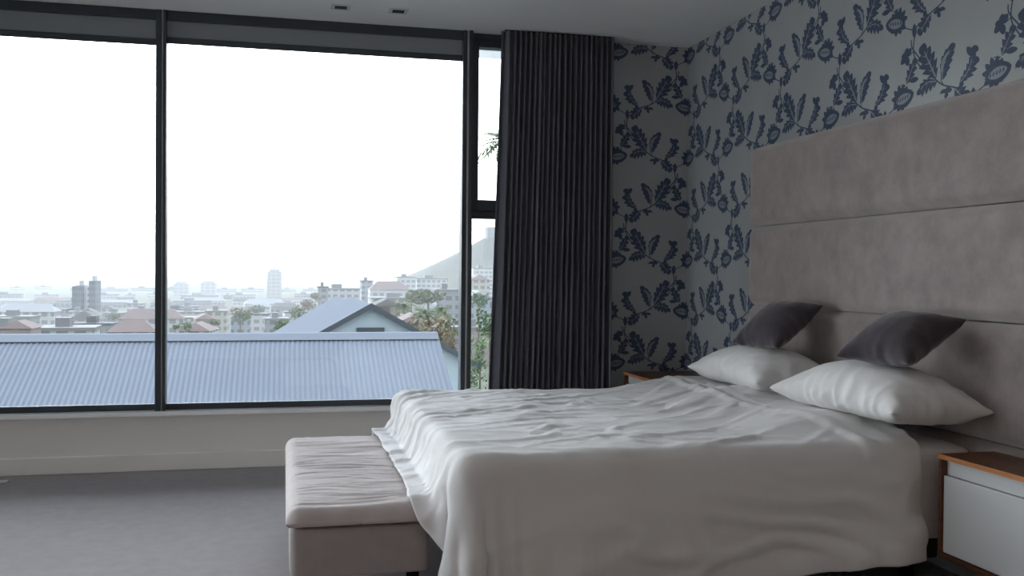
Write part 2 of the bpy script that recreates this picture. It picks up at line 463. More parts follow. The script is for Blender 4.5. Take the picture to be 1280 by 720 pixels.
# ================================================================== CURTAIN
def curtain():
    YC = 5.93; r = empty('curtain', (1.68, YC, 0))
    nf = 21; per = 12; N = nf * per; rows = 40
    x0t, x1t = 1.325, 2.062; cols = []
    cr = random.Random(3)
    widths = [1.9] + [cr.uniform(.75, 1.25) for _ in range(nf - 1)]
    tot = sum(widths); amps = [cr.uniform(.028, .042) for _ in range(nf)]; amps[0] = .03
    drift = [cr.uniform(-1, 1) for _ in range(nf + 1)]
    P = []
    edge = 0; pos = [0]
    for w in widths: pos.append(pos[-1] + w / tot)
    for k in range(nf):
        for i in range(per):
            s = i / per; row = []
            for j in range(rows + 1):
                t = j / rows; z = .012 + (2.730 - .012) * t
                low = 1 - t
                f = pos[k] + (pos[k + 1] - pos[k]) * s
                lx0 = x0t - .075 * low ** 1.2; lx1 = x1t - .004 * low
                x = lx0 + (lx1 - lx0) * f
                x += .006 * low * (drift[k] * (1 - s) + drift[k + 1] * s) * 2
                a = amps[k] * (1 + .15 * math.sin(5 * t + k))
                th = 2 * PI * s
                y = YC + a * math.sin(th) + .008 * math.sin(2 * th + 3 * t + k)
                x += .012 * math.sin(2 * th) * .6
                row.append((x, y, z))
            P.append(row)
    cl = MB().grid(P)
    o = put(cl, 'curtain_cloth', M_curtain, r, smooth=True)
    m = o.modifiers.new('s', 'SOLIDIFY'); m.thickness = .004
    # heading tape: a flat band along the pleats' crowns
    put(MB().box(1.345, 2.055, YC - .012, YC + .02, 2.7325, 2.7375), 'curtain_track', M_frame, r, bevel=.003)
    tag(r, 'dark charcoal pleated curtain hanging to the floor beside the narrow window', 'curtain')
curtain()

# ================================================================== HEADBOARD
def headboard():
    r = empty('headboard', (RX - .05, 3.9, .3)); y0, y1 = 2.78, 4.972
    zs = [.30, .585, 1.034, 1.478, 1.922]
    def panel(za, zb, nm='headboard_panel'):
        # padded panel: grid front face bulging in the middle, rounded rims
        ny, nz = 90, 40; P = []
        for i in range(ny + 1):
            row = []
            for j in range(nz + 1):
                u = i / ny; v = j / nz; y = y0 + (y1 - y0) * u; z = za + .002 + (zb - za - .004) * v
                eu = min(u, 1 - u) * (y1 - y0); ev = min(v, 1 - v) * (zb - za)
                kk = lambda e_, R_: 1 - (1 - min(1, e_ / R_)) ** 2; k = kk(ev, .05) * (.75 + .25 * kk(eu, .010))
                d = .062 + .046 * k + .003 * noise.noise(Vector((y * 3, z * 3, zb)))
                row.append((RX - d, y, z))
            P.append(row)
        mb = MB().grid(P)
        mb.box(RX - .064, RX - .006, y0 + .001, y1 - .001, za + .002, zb - .002)
        return put(mb, nm, M_suede, r, smooth=True)
    for a, b in zip(zs[:-1], zs[1:]): panel(a, b)
    tag(r, 'tall taupe suede headboard of horizontal padded panels fixed to the papered wall', 'headboard')
headboard()

# ================================================================== BED
BX0, BX1, BYA, BYB = .575, 2.54, 3.10, 4.90
ZT = .575
def soft_box(x0, x1, y0, y1, z0, z1, r, n=(40, 40, 6), wob=0, seed=0):
    """rounded box as one closed skin"""
    bm = bmesh.new(); bmesh.ops.create_cube(bm, size=2)
    bmesh.ops.subdivide_edges(bm, edges=bm.edges[:], cuts=18, use_grid_fill=True)
    c = Vector(((x0 + x1) / 2, (y0 + y1) / 2, (z0 + z1) / 2)); h = Vector(((x1 - x0) / 2, (y1 - y0) / 2, (z1 - z0) / 2))
    vs = []
    for v in bm.verts:
        p = Vector((v.co.x * h.x, v.co.y * h.y, v.co.z * h.z))
        # push samples toward the rims so that the rounding gets vertices
        p = Vector([math.copysign(h[k] * (1 - (1 - abs(v.co[k])) ** 1.0), v.co[k]) for k in range(3)])
        q = Vector([max(-(h[k] - r), min(h[k] - r, p[k])) for k in range(3)])
        d = p - q
        if d.length > 1e-9: p = q + d.normalized() * r
        if wob: p += Vector((0, 0, 1)) * wob * noise.noise(Vector((p.x * 4, p.y * 4, seed))) * (1 if p.z > 0 else 0)
        v.co = p + c
    mb = MB(); idx = {v: i for i, v in enumerate(bm.verts)}
    mb.v = [tuple(v.co) for v in bm.verts]; mb.f = [tuple(idx[v] for v in f.verts) for f in bm.faces]; mb.mi = [0] * len(mb.f)
    bm.free(); return mb
bed = empty('bed', (1.55, 4.0, 0)); tag(bed, 'large double bed pushed against the taupe padded headboard', 'bed')
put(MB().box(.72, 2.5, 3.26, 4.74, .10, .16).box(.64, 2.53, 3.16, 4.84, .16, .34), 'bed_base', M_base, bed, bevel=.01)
for x, y in ((.8, 3.32), (.8, 4.68), (2.4, 3.32), (2.4, 4.68)):
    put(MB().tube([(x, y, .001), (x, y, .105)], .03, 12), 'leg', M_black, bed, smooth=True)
mt = soft_box(BX0, BX1, BYA + .01, BYB - .01, .345, ZT, .05, wob=.012)
put(mt, 'mattress', M_sheet, bed, smooth=True)
# fitted sheet skirt on the near and far sides toward the headboard
sk = MB()
def skirt(ysign, yb, xa, xb, zb):
    P = []
    for i in range(61):
        u = i / 60; x = xa + (xb - xa) * u; row = []
        for j in range(16):
            t = j / 15; z = ZT - .035 - (ZT - .035 - zb) * t
            y = yb + ysign * (.004 + .006 * t * (1 + math.sin(x * 23 + 1.3 * t)) + .006 * t)
            row.append((x, y, z))
        P.append(row)
    return P
sk.grid(skirt(-1, BYA + .012, 2.27, 2.53, .23))
o = put(sk, 'sheet_skirt', M_sheet, bed, smooth=True); o.modifiers.new('s', 'SOLIDIFY').thickness = .003

# ---- duvet: a real drape over the mattress and the bench
def duvet():
    x0, x1, y0, y1 = .575 - .225, 2.31, 3.10 - .365, 4.90 + .33
    h = .0165; nx = int((x1 - x0) / h); ny = int((y1 - y0) / h)
    X, Y = np.meshgrid(np.linspace(0, nx, nx + 1), np.linspace(0, ny, ny + 1), indexing='ij')
    rg = np.random.RandomState(5)
    def smooth_noise(sx, sy, seed):
        return np.array([[noise.noise(Vector((i * sx, j * sy, seed))) for j in range(ny + 1)] for i in range(nx + 1)])
    P = np.stack([x0 + X * h, y0 + Y * h, np.full_like(X, ZT + .02)], -1)
    P[..., 2] += .05 * np.abs(smooth_noise(.075, .10, 2.0)) + .03 * np.abs(smooth_noise(.16, .2, 4.0)) + .002 * rg.randn(*X.shape)
    # push a little spare cloth toward the foot-side and the middle so that it settles in soft creases
    slack = 1.04
    P[..., 0] = x0 + X * h + .012 * smooth_noise(.09, .2, 8.); P[..., 1] = y0 + Y * h + .012 * smooth_noise(.2, .09, 9.) + .045 * (x0 + X * h - 1.5)
    idx = lambda i, j: i * (ny + 1) + j
    E = []; R_ = []; S = []
    def add(di, dj, st, k=1.0):
        for i in range(nx + 1 - di):
            for j in range(max(0, -dj), ny + 1 - max(0, dj)):
                yy = y0 + (j + dj / 2) * h; top_ = yy > BYA + .03 and x0 + i * h > BX0 + .02; E.append((idx(i, j), idx(i + di, j + dj))); R_.append(h * math.hypot(di, dj) * (slack if top_ else 1.004)); S.append(st)
    add(1, 0, 1); add(0, 1, 1); add(1, 1, .35); add(1, -1, .35); add(3, 0, .035); add(0, 3, .035); add(2, 2, .02); add(2, -2, .02)
    col = box_collide([(BX0 - .01, 2.62, BYA, BYB, .2, ZT + .004, .045), (.0, .508, 3.255, 4.735, .03, .410, .03), (.62, 2.6, 3.13, 4.87, .0, .3, .02)], fric=.8)
    g = np.zeros((P.reshape(-1, 3).shape[0], 3)); g[:, 2] = -6
    Q = relax(P.reshape(-1, 3).copy(), E, R_, S, 80, 6, col, lambda p, s: g, damp=.965)
    Q = Q.reshape(nx + 1, ny + 1, 3)
    # creases: soft ridged folds pressed along the cloth normal
    du = np.gradient(Q, axis=0); dv = np.gradient(Q, axis=1); nn = np.cross(du, dv); nn /= np.linalg.norm(nn, axis=2, keepdims=True) + 1e-9
    dd = np.zeros((nx + 1, ny + 1))
    nz = lambda a, b, c: noise.noise(Vector((a, b, c)))
    for i in range(nx + 1):
        for j in range(ny + 1):
            x = x0 + i * h; y = y0 + j * h; t = 0
            if y > BYA - .03:                                    # top: creases fan from the near foot corner and run with the bed
                k = min(1, (y - BYA + .03) / .12)
                w1 = nz(x * 1.6, y * 1.6, 5) * .5
                r1 = max(0, 1 - abs(nz(x * 2.2 + w1, y * 6.5 - x * 1.8 + w1, 1)) * 5.5); r2 = max(0, 1 - abs(nz(x * 6 + w1 * 2, y * 9 + x * 5, 2)) * 4.5)
                m = .35 + .65 * max(0, min(1, .5 + 1.6 * nz(x * 1.8, y * 1.8, 12)))
                t += k * m * (.017 * r1 ** 1.7 + .010 * r2 ** 1.7) + k * .012 * nz(x * 2.6, y * 2.6, 20)
                for cx_, am in ((1.99, .020), (2.045, .012)):
                    q_ = x - cx_ - .05 * math.sin(y * 3.1 + cx_ * 9) + .05 * (y - 4.0)
                    t += am * math.exp(-(q_ / .016) ** 2) * (.5 + .5 * math.sin(y * 2.3 + 1) ** 2)
            if y < BYA + .02:                                    # near side: long slanting sags
                dep = min(1, (BYA + .02 - y) / .34)
                a = nz(x * 1.5 - dep * 1.1, dep * 1.6 + x * .7, 31); b = nz(x * 3.1 - dep * 2.6, dep * 2.2 + x * 1.4, 37)
                t += dep ** 1.0 * (.044 * a + .050 * max(0, 1 - abs(b) * 4.2) ** 1.4 * (.4 + .6 * max(0, min(1, .5 + 2 * nz(x * 1.2, 0, 40)))))
                # pleats under the foot corner
                cf = math.exp(-((x - .66) / .13) ** 2); t += cf * .012 * math.sin(x * 95 + 6 * dep) * dep ** .5
            if x < BX0 + .03:                                    # foot drape
                t += .008 * max(0, 1 - abs(nz(y * 5 + x * 2, x * 5, 50)) * 4)
            dd[i, j] = t
            if y > BYA:
                sx = min(1, max(0, (x - 1.62) / .45)); sy = min(1, max(0, (y - BYA - .03) / .28)) * min(1, max(0, (4.88 - y) / .12)); Q[i, j, 2] += .055 * sx * sx * (3 - 2 * sx) * sy * sy * (3 - 2 * sy)
    Q = Q + nn * dd[..., None]
    mb = MB().grid([[tuple(Q[i, j]) for j in range(ny + 1)] for i in range(nx + 1)], flip=False)
    o = mb.build('duvet', M_duvet, smooth=True)
    m = o.modifiers.new('s', 'SOLIDIFY'); m.thickness = .012; m.offset = 1
    m = o.modifiers.new('u', 'SUBSURF'); m.levels = 1; m.render_levels = 1
    tag(o, 'crumpled white cotton duvet spread over the bed and hanging down its sides', 'duvet')
    return o
duvet()

# ---- pillows and cushions: two sewn panels blown up and dropped
def stuffed(name, wx, wy, press, m, label, cat, group, nx=30, seed=1, sheet_slack=1.0, steps=70, heavy=3, zs=.62, wr=0):
    h = wx / nx; ny = int(round(wy / h)); idt = {}; pts = []
    def vid(i, j, s):
        if i in (0, nx) or j in (0, ny): s = 0
        if (i, j, s) not in idt:
            idt[(i, j, s)] = len(pts)
            n_ = noise.noise(Vector((i * .3, j * .3, seed + s * 5)))
            edge = 0 if (i in (0, nx) or j in (0, ny)) else 1
            pts.append((-wx / 2 + i * h, -wy / 2 + j * h, .045 + (.01 + .004 * n_) * (1 if s == 0 else -1) * edge))
        return idt[(i, j, s)]
    faces = []; E = {}; 
    for s in (0, 1):
        for i in range(nx):
            for j in range(ny):
                a, b, c, d = vid(i, j, s), vid(i + 1, j, s), vid(i + 1, j + 1, s), vid(i, j + 1, s)
                faces.append((a, b, c, d) if s == 0 else (d, c, b, a))
        for i in range(nx + 1):
            for j in range(ny + 1):
                for di, dj, st in ((1, 0, 1), (0, 1, 1), (1, 1, .3), (1, -1, .3), (2, 0, .08), (0, 2, .08)):
                    if 0 <= i + di <= nx and 0 <= j + dj <= ny:
                        a, b = vid(i, j, s), vid(i + di, j + dj, s)
                        if a != b: E[(min(a, b), max(a, b))] = (h * math.hypot(di, dj), st)
    P = np.array(pts); FA = np.array(faces); ed = list(E); re = [E[e][0] * sheet_slack for e in ed]; stf = [E[e][1] for e in ed]
    def force(p, st):
        a, b, c, d = (p[FA[:, k]] for k in range(4)); n = np.cross(c - a, d - b) * .5
        f = np.zeros_like(p)
        for k in range(4): np.add.at(f, FA[:, k], n)
        f *= press * min(1, (st + 5) / 25) / (h * h) / 4
        f[:, 2] -= heavy
        return f
    def col(Q, P0):
        k = Q[:, 2] < 0; Q[k, 2] = 0; Q[k, :2] = P0[k, :2] + .5 * (Q[k, :2] - P0[k, :2]); return Q
    P = relax(P, ed, re, stf, steps, 8, col, force, damp=.92)
    P[:, 2] *= zs
    if wr:
        ctr = P.mean(0); N_ = P - ctr; N_ /= np.linalg.norm(N_, axis=1, keepdims=True)
        for k in range(len(P)):
            x, y, z = P[k]; ed_ = max(abs(x) / (wx / 2), abs(y) / (wy / 2)); m_ = .25 + .75 * max(0, min(1, (ed_ - .35) / .5)); m_ *= 1 if ed_ < .96 else .3
            a_ = noise.noise(Vector((x * 5 + y * 3, y * 13, seed))); b_ = noise.noise(Vector((x * 17, y * 7 + z * 6, seed + 3)))
            P[k] += N_[k] * wr * m_ * (1.6 * max(0, 1 - abs(a_) * 4) + 1.1 * max(0, 1 - abs(b_) * 4) - .9)
        P[:, 2] = np.maximum(P[:, 2], 0)
    me = bpy.data.meshes.new(name); me.from_pydata([tuple(p) for p in P], [], faces); me.materials.append(m)
    me.polygons.foreach_set('use_smooth', [True] * len(faces)); me.update()
    o = bpy.data.objects.new(name, me); C.objects.link(o)
    mm = o.modifiers.new('u', 'SUBSURF'); mm.levels = 1; mm.render_levels = 1
    tag(o, label, cat, group)
    return o
def rot(o, loc, rx=0, ry=0, rz=0):
    o.location = loc; o.rotation_euler = (math.radians(rx), math.radians(ry), math.radians(rz)); return o
p = stuffed('pillow', .47, .79, 9.5, M_pillow, 'plump white pillow nearer the camera, beneath the larger reclining charcoal cushion', 'pillow', 'white pillows against the headboard', seed=1, zs=.80, wr=.008, heavy=2)
rot(p, (2.29, 3.39, .655), 0, 2, 4)
p = stuffed('pillow', .47, .77, 9.5, M_pillow, 'plump white pillow next to the papered wall corner, under the far charcoal cushion', 'pillow', 'white pillows against the headboard', seed=9, zs=.80, wr=.008, heavy=2)
rot(p, (2.29, 4.32, .655), 0, 2, 0)
c = stuffed('cushion', .365, .375, 6.5, M_cushion, 'charcoal velvet cushion reclining on the white pillow nearer the white-drawered nightstand', 'cushion', 'charcoal velvet cushions', nx=26, seed=4, heavy=.5, zs=.85, wr=.005)
rot(c, (2.35, 3.27, .90), 0, -27, 12)
c = stuffed('cushion', .365, .355, 6.5, M_cushion, 'charcoal velvet cushion propped on the pillow beside the papered corner', 'cushion', 'charcoal velvet cushions', nx=26, seed=6, heavy=.5, zs=.85, wr=.005)
rot(c, (2.355, 4.23, .91), 0, -35, 12)

# ================================================================== BENCH
def bench():
    r = empty('bench', (.255, 4.0, 0)); x0, x1, y0, y1 = .008, .502, 3.26, 4.73
    b = soft_box(x0 + .012, x1 - .006, y0 + .012, y1 - .012, .165, .342, .02)
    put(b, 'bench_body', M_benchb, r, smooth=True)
    # cushion top with fine creases running across
    nx, ny = 90, 200; P = []
    R = .045; zt = .405
    top = lambda u: u
    vs = []; 
    def zc(x, y):
        e = min(1, max(0, (x1 - x) / (x1 - x0)))
        a = noise.noise(Vector((x * 2.2, y * 26 + 2.0 * noise.noise(Vector((x * 3, y * 3, 1))), 3)))
        b_ = noise.noise(Vector((x * 4.5, y * 52, 7)))
        c_ = noise.noise(Vector((x * 3, y * 5, 2)))
        amp = .25 + .75 * max(0, .5 + noise.noise(Vector((x * 2.5, y * 2, 11)))) 
        return (.0075 * (1 - abs(a) * 2.2) + .003 * b_) * amp + .006 * c_
    prof = [(0, .346), (.0, .360)]
    def rim(u, n, a, b):
        # returns coordinate and rim drop for closed rounded section
        return a + (b - a) * u
    us = [0, .006, .016, .03, .05, .075] + list(np.linspace(.1, .9, nx)) + [.925, .95, .97, .984, .994, 1]
    vs_ = [0, .002, .006, .012, .02, .03] + list(np.linspace(.04, .96, ny)) + [.97, .98, .988, .994, .998, 1]
    for u in us:
        row = []
        for v in vs_:
            x = x0 + (x1 - x0) * u; y = y0 + (y1 - y0) * v
            dx = min(x - x0, x1 - x); dy = min(y - y0, y1 - y)
            q = np.hypot(max(0, R - dx), max(0, R - dy)); 
            drop = R - math.sqrt(max(0, R * R - min(q, R) ** 2))
            k = min(1, min(dx, dy) / .05)
            row.append((x, y, zt - drop + k * zc(x, y)))
        P.append(row)
    mb = MB().grid(P)
    # side band down to the seam
    ring = [(i, 0) for i in range(len(us))] + [(len(us) - 1, j) for j in range(1, len(vs_))] + [(i, len(vs_) - 1) for i in range(len(us) - 2, -1, -1)] + [(0, j) for j in range(len(vs_) - 2, 0, -1)]
    G = []
    for (i, j) in ring:
        x, y, z = P[i][j]; cx, cy = (x0 + x1) / 2, (y0 + y1) / 2
        G.append([(x, y, z), (x, y, .355), (x + (.01 if x < cx else -.01), y + (.01 if y < cy else -.01), .345)])
    mb.grid(G, closed_u=True)
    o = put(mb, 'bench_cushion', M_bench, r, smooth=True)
    for x in (x0 + .06, x1 - .06):
        for y in (y0 + .08, y1 - .08):
            put(MB().tube([(x, y, .001), (x, y, .168)], [.016, .024], 12), 'leg', M_black, r, smooth=True)
    tag(r, 'low upholstered bench with creased pale fabric top at the foot of the bed', 'bench')
bench()

# ================================================================== NIGHTSTANDS
def nightstand(x0, ya, yb, zb, zt, label):
    r = empty('nightstand', ((x0 + RX) / 2, (ya + yb) / 2, zb)); x1 = RX - .132 if ya < 4.97 else RX - .004; t = .016
    body = MB().box(x0 + .003, x1, ya + .001, yb - .001, zt - t, zt).box(x0 + .003, x1, ya, ya + t, zb, zt - t).box(x0 + .003, x1, yb - t, yb, zb, zt - t).box(x0 + .003, x1, ya + t, yb - t, zb, zb + t).box(x1 - .01, x1, ya + t, yb - t, zb + t, zt - t)
    put(body, 'cabinet', M_wood, r, bevel=.0015)
    put(MB().box(x0, x0 + .003, ya, yb, zt - .017, zt), 'top_edge', M_edge, r)
    # drawer: white front with a finger groove above it
    put(MB().box(x0 + .02, x0 + .34, ya + t + .004, yb - t - .004, zb + t + .012, zt - t - .075).box(x0 + .012, x0 + .03, ya + t + .002, yb - t - .002, zb + t + .003, zt - t - .06)
        , 'drawer', M_drawer, r, bevel=.002)
    put(MB().box(x0 + .028, x0 + .036, ya + t, yb - t, zt - t - .058, zt - t - .001), 'drawer_rail', M_drawer, r)
    tag(r, label, 'nightstand', 'wall-hung nightstands either side of the bed')
    return r
nightstand(2.285, 2.42, 2.99, .20, .569, 'reddish wooden nightstand with white drawer front, on the near side of the bed')
nightstand(2.15, 5.24, 5.90, .20, .569, 'reddish wooden nightstand with orange edge between the bed and curtain')
# wall bracket so the units hang from the wall panel

# ================================================================== OUTSIDE
def gable_house(r, xa, xb, yr, zr, slope, run_f, run_b, wall_z, m_roof, m_wall, m_trim, corr=None, eave=.25):
    """house with its ridge along X"""
    mb = MB()
    if corr:
        n = int((xb - xa) / corr) * 6
        for sgn, run in ((-1, run_f), (1, run_b)):
            P = []
            for i in range(n + 1):
                x = xa + (xb - xa) * i / n; dz = .008 * math.cos(2 * PI * i / 6)
                P.append([(x, yr + sgn * run * t, zr - slope * run * t + dz) for t in (0, .5, 1)])
            mb.grid(P, flip=sgn > 0)
            mb.faces([(xa, yr, zr - .03), (xb, yr, zr - .03), (xb, yr + sgn * run, zr - slope * run - .03), (xa, yr + sgn * run, zr - slope * run - .03)], [(0, 1, 2, 3)])
    put(mb, 'roof_sheeting', m_roof, r, smooth=True)
    # ridge cap
    c = MB(); w = .24
    P = [[(x, yr - w, zr - slope * w + .028), (x, yr - .05, zr + .02), (x, yr, zr + .035), (x, yr + .05, zr + .02), (x, yr + w, zr - slope * w + .028)] for x in (xa - .02, xb + .02)]
    c.grid(P); put(c, 'ridge_cap', MATS['roof_cap'], r)
    b = MB(); f, k = run_f - eave, run_b - eave
    for x in (xa + .15, xb - .15):
        b.poly([(x, yr - f, wall_z), (x, yr + k, wall_z), (x, yr + k, zr - slope * k - .06), (x, yr, zr - .06), (x, yr - f, zr - slope * f - .06)])
    b.poly([(xa + .15, yr - f, wall_z), (xb - .15, yr - f, wall_z), (xb - .15, yr - f, zr - slope * f - .06), (xa + .15, yr - f, zr - slope * f - .06)])
    b.poly([(xa + .15, yr + k, wall_z), (xb - .15, yr + k, wall_z), (xb - .15, yr + k, zr - slope * k - .06), (xa + .15, yr + k, zr - slope * k - .06)])
    put(b, 'house_wall', m_wall, r)
    for x in (xa, xb):
        t = MB()
        for sgn, run in ((-1, run_f), (1, run_b)):
            t.faces([(x - .03, yr, zr), (x + .03, yr, zr), (x + .03, yr + sgn * run, zr - slope * run), (x - .03, yr + sgn * run, zr - slope * run),
                     (x - .03, yr, zr - .2), (x + .03, yr, zr - .2), (x + .03, yr + sgn * run, zr - slope * run - .2), (x - .03, yr + sgn * run, zr - slope * run - .2)],
                    [(0, 1, 2, 3), (4, 5, 6, 7), (0, 3, 7, 4), (1, 2, 6, 5), (3, 2, 6, 7)])
        put(t, 'barge_board', m_trim, r)
M_roof = mat('blue_grey_steel_roof', (.108, .124, .150), .7, .3, noise_amt=.05, noise_scale=.7)
M_cap = mat('roof_cap', (.108, .122, .146), .7, .4)
M_hwall = mat('pale_blue_render', (.42, .50, .55), .85, .2)
M_htrim = mat('slate_barge', (.06, .075, .09), .6, .3)
M_slate = mat('grey_roof_sheet', (.085, .098, .12), .9, .1, noise_amt=.04, noise_scale=2)
M_wtrim = mat('white_barge', (.5, .5, .5), .6, .3)
def outside():
    a = at(545, 415.5, 18)
    r = empty('corrugated_roof_house', (-2, 18, -5))
    gable_house(r, -11.0, a[0], 18, a[2] - .02, .49, 4.4, 4.4, -5, M_roof, M_hwall, M_cap, corr=.085)
    tag(r, 'neighbouring house with a long blue-grey corrugated roof just below the window', 'house')
    # gabled house behind, its gable facing the window
    r = empty('gabled_house', (at(463, 383, 26)[0], 26, -5))
    ap = at(463, 383, 26); X, Z = ap[0], ap[2]; s = .56; hw = 2.7; yb = 34
    mb = MB().poly([(X - hw, 26, -5), (X + hw, 26, -5), (X + hw, 26, Z - s * hw), (X, 26, Z), (X - hw, 26, Z - s * hw)])
    mb.poly([(X + hw, 26, -5), (X + hw, yb, -5), (X + hw, yb, Z - s * hw), (X + hw, 26, Z - s * hw)])
    mb.poly([(X - hw, 26, -5), (X - hw, yb, -5), (X - hw, yb, Z - s * hw), (X - hw, 26, Z - s * hw)])
    put(mb, 'gable_wall', M_hwall, r)
    mb = MB()
    e = hw + .3
    for sg in (-1, 1):
        v = [(X, 25.8, Z + .07), (X + sg * e, 25.8, Z + .07 - s * e), (X + sg * e, yb, Z + .07 - s * e), (X, yb, Z + .07)]
        mb.faces(v + [(p[0], p[1], p[2] - .06) for p in v], [(0, 1, 2, 3), (7, 6, 5, 4), (0, 4, 5, 1), (1, 5, 6, 2), (2, 6, 7, 3)])
    put(mb, 'roof_slope', M_slate, r)
    for sg in (-1, 1):
        mb = MB()
        v = [(X, 25.72, Z + .10), (X + sg * e, 25.72, Z + .10 - s * e), (X + sg * e, 25.72, Z - .06 - s * e), (X, 25.72, Z - .06)]
        mb.faces(v + [(p[0], p[1] + .08, p[2]) for p in v], [(0, 1, 2, 3), (7, 6, 5, 4), (0, 4, 5, 1), (2, 6, 7, 3), (1, 5, 6, 2)])
        put(mb, 'barge_board', M_htrim, r)
    ww = at(463, 412, 26); wt = at(463, 409.5, 26)
    put(MB().box(ww[0] - .37, ww[0] + .37, 25.93, 25.99, ww[2] - .3, wt[2]), 'gable_window', M_htrim, r)
    tag(r, 'house with pale blue gable and dark barge boards rising behind the corrugated roof', 'house')
    # grey roof with white edge to its side
    r = empty('grey_roofed_house', (at(435, 376, 40)[0], 40, -5))
    ap = at(434, 376.5, 36); X, Z = ap[0], ap[2]; le = at(368, 415, 36); s = (Z - le[2]) / (X - le[0]); el = 3.4; er = 1.6
    mb = MB(); v = [(X, 36, Z), (X - el, 36, Z - s * el), (X - el, 44, Z - s * el), (X, 44, Z)]
    mb.faces(v + [(p[0], p[1], p[2] - .1) for p in v], [(0, 1, 2, 3), (7, 6, 5, 4), (0, 4, 5, 1), (1, 5, 6, 2), (2, 6, 7, 3)])
    v = [(X, 36, Z), (X + 3.4, 36, Z - s * 3.4), (X + 3.4, 44, Z - s * 3.4), (X, 44, Z)]
    mb.faces(v + [(p[0], p[1], p[2] - .1) for p in v], [(0, 1, 2, 3), (7, 6, 5, 4), (0, 4, 5, 1), (1, 5, 6, 2), (2, 6, 7, 3)])
    put(mb, 'roof_slope', M_slate, r)
    mb = MB(); v = [(X, 35.9, Z + .06), (X - el, 35.9, Z + .06 - s * el), (X - el, 35.9, Z - .14 - s * el), (X, 35.9, Z - .14)]
    mb.faces(v + [(p[0], p[1] + .1, p[2]) for p in v], [(0, 1, 2, 3), (7, 6, 5, 4), (0, 4, 5, 1), (2, 6, 7, 3)])
    v = [(X, 35.9, Z + .06), (X + 3.4, 35.9, Z + .06 - s * 3.4), (X + 3.4, 35.9, Z - .14 - s * 3.4), (X, 35.9, Z - .14)]
    mb.faces(v + [(p[0], p[1] + .1, p[2]) for p in v], [(0, 1, 2, 3), (7, 6, 5, 4), (0, 4, 5, 1), (2, 6, 7, 3)])
    put(mb, 'barge_board', M_wtrim, r)
    put(MB().poly([(X - 3.2, 36.1, -6), (X + 3.2, 36.1, -6), (X + 3.2, 36.1, Z - s * 3.2 - .1), (X, 36.1, Z - .1), (X - 3.2, 36.1, Z - .1 - s * 3.2)]).box(X - 3.1, X + 3.1, 36.2, 43.8, -6, Z - s * 3.2 - .15), 'house_wall', M_slate, r)
    tag(r, 'house with plain grey roof and white barge board overlapping the pale blue gable', 'house')
    # eave above the side window
    e = MB().box(1.0, 3.6, D + .26, D + .95, 2.80, 2.95)
    struct(e.build('roof_overhang', M_ceil), 'pale eave outside above the narrow window')
outside()

M_ground = mat('hillside_earth', (.07, .075, .05), .95, .1, noise_amt=.4, noise_scale=.05)
M_hill = mat('scrub_hill', (.075, .075, .06), .95, .05, noise_amt=.3, noise_scale=.02)
def ground_z(x, y):
    """slope below the house, then the flat city; the ground climbs to the east"""
    t = min(1, max(0, (y - 40) / 260)); z = -5.2 + (-27 + 5.2) * t ** .8
    rise = max(0, (x - .165 * y - 8)) * .16 * min(1, max(0, (y - 60) / 200))
    return z + min(rise, 26)
def terrain():
    ys = [9, 15, 25, 40, 60, 80, 110, 150, 200, 260, 330, 420, 520, 650, 800, 1000, 1300, 1700, 2300, 3200, 4500, 6000]
    P = []
    for y in ys:
        row = []
        for k in range(61):
            x = (-1.0 + 2.2 * k / 60) * (y + 40)
            row.append((x, y, ground_z(x, y) + (0 if y < 60 else noise.noise(Vector((x * .01, y * .01, 0))) * 1.0)))
        P.append(row)
    struct(MB().grid(P, flip=True).build('ground_slope', M_ground, smooth=True), 'sloping ground and valley floor under the city')
    # hill : ridge line read off the skyline at 1500 m
    Yh = 800; sky = [(505, 366), (520, 352), (535, 341), (552, 331), (575, 318), (600, 303), (625, 287), (660, 262), (720, 225), (820, 190), (960, 175), (1150, 190)]
    crest = [at(px, py, Yh) for px, py in sky]; P = []
    for c in crest:
        row = []
        for k in range(-6, 15):
            t = abs(k) / (6 if k < 0 else 14)
            y = Yh + (k * 22 if k < 0 else k * 50); zb = -27
            n = noise.noise(Vector((c[0] * .008, y * .008, 1))) * 8 * (t if k else 0)
            row.append((c[0] + max(0, -k) * 14, y, zb + (c[2] - zb) * (1 - t ** 1.15) + n))
        P.append(row)
    # refine
    struct(MB().grid(P, flip=False).build('hill', M_hill, smooth=True), 'hazy bare hill rising behind the houses')
    h = at(615, 290, Yh)
    hb = MB().box(h[0] - 5, h[0] + 5, Yh - 5, Yh + 5, h[2] - 6, h[2] + 4).build('hilltop_hut', mat('hut', (.16, .16, .16), .8))
    tag(hb, 'tiny square building on the hill crest beside the curtain', 'building')
terrain()

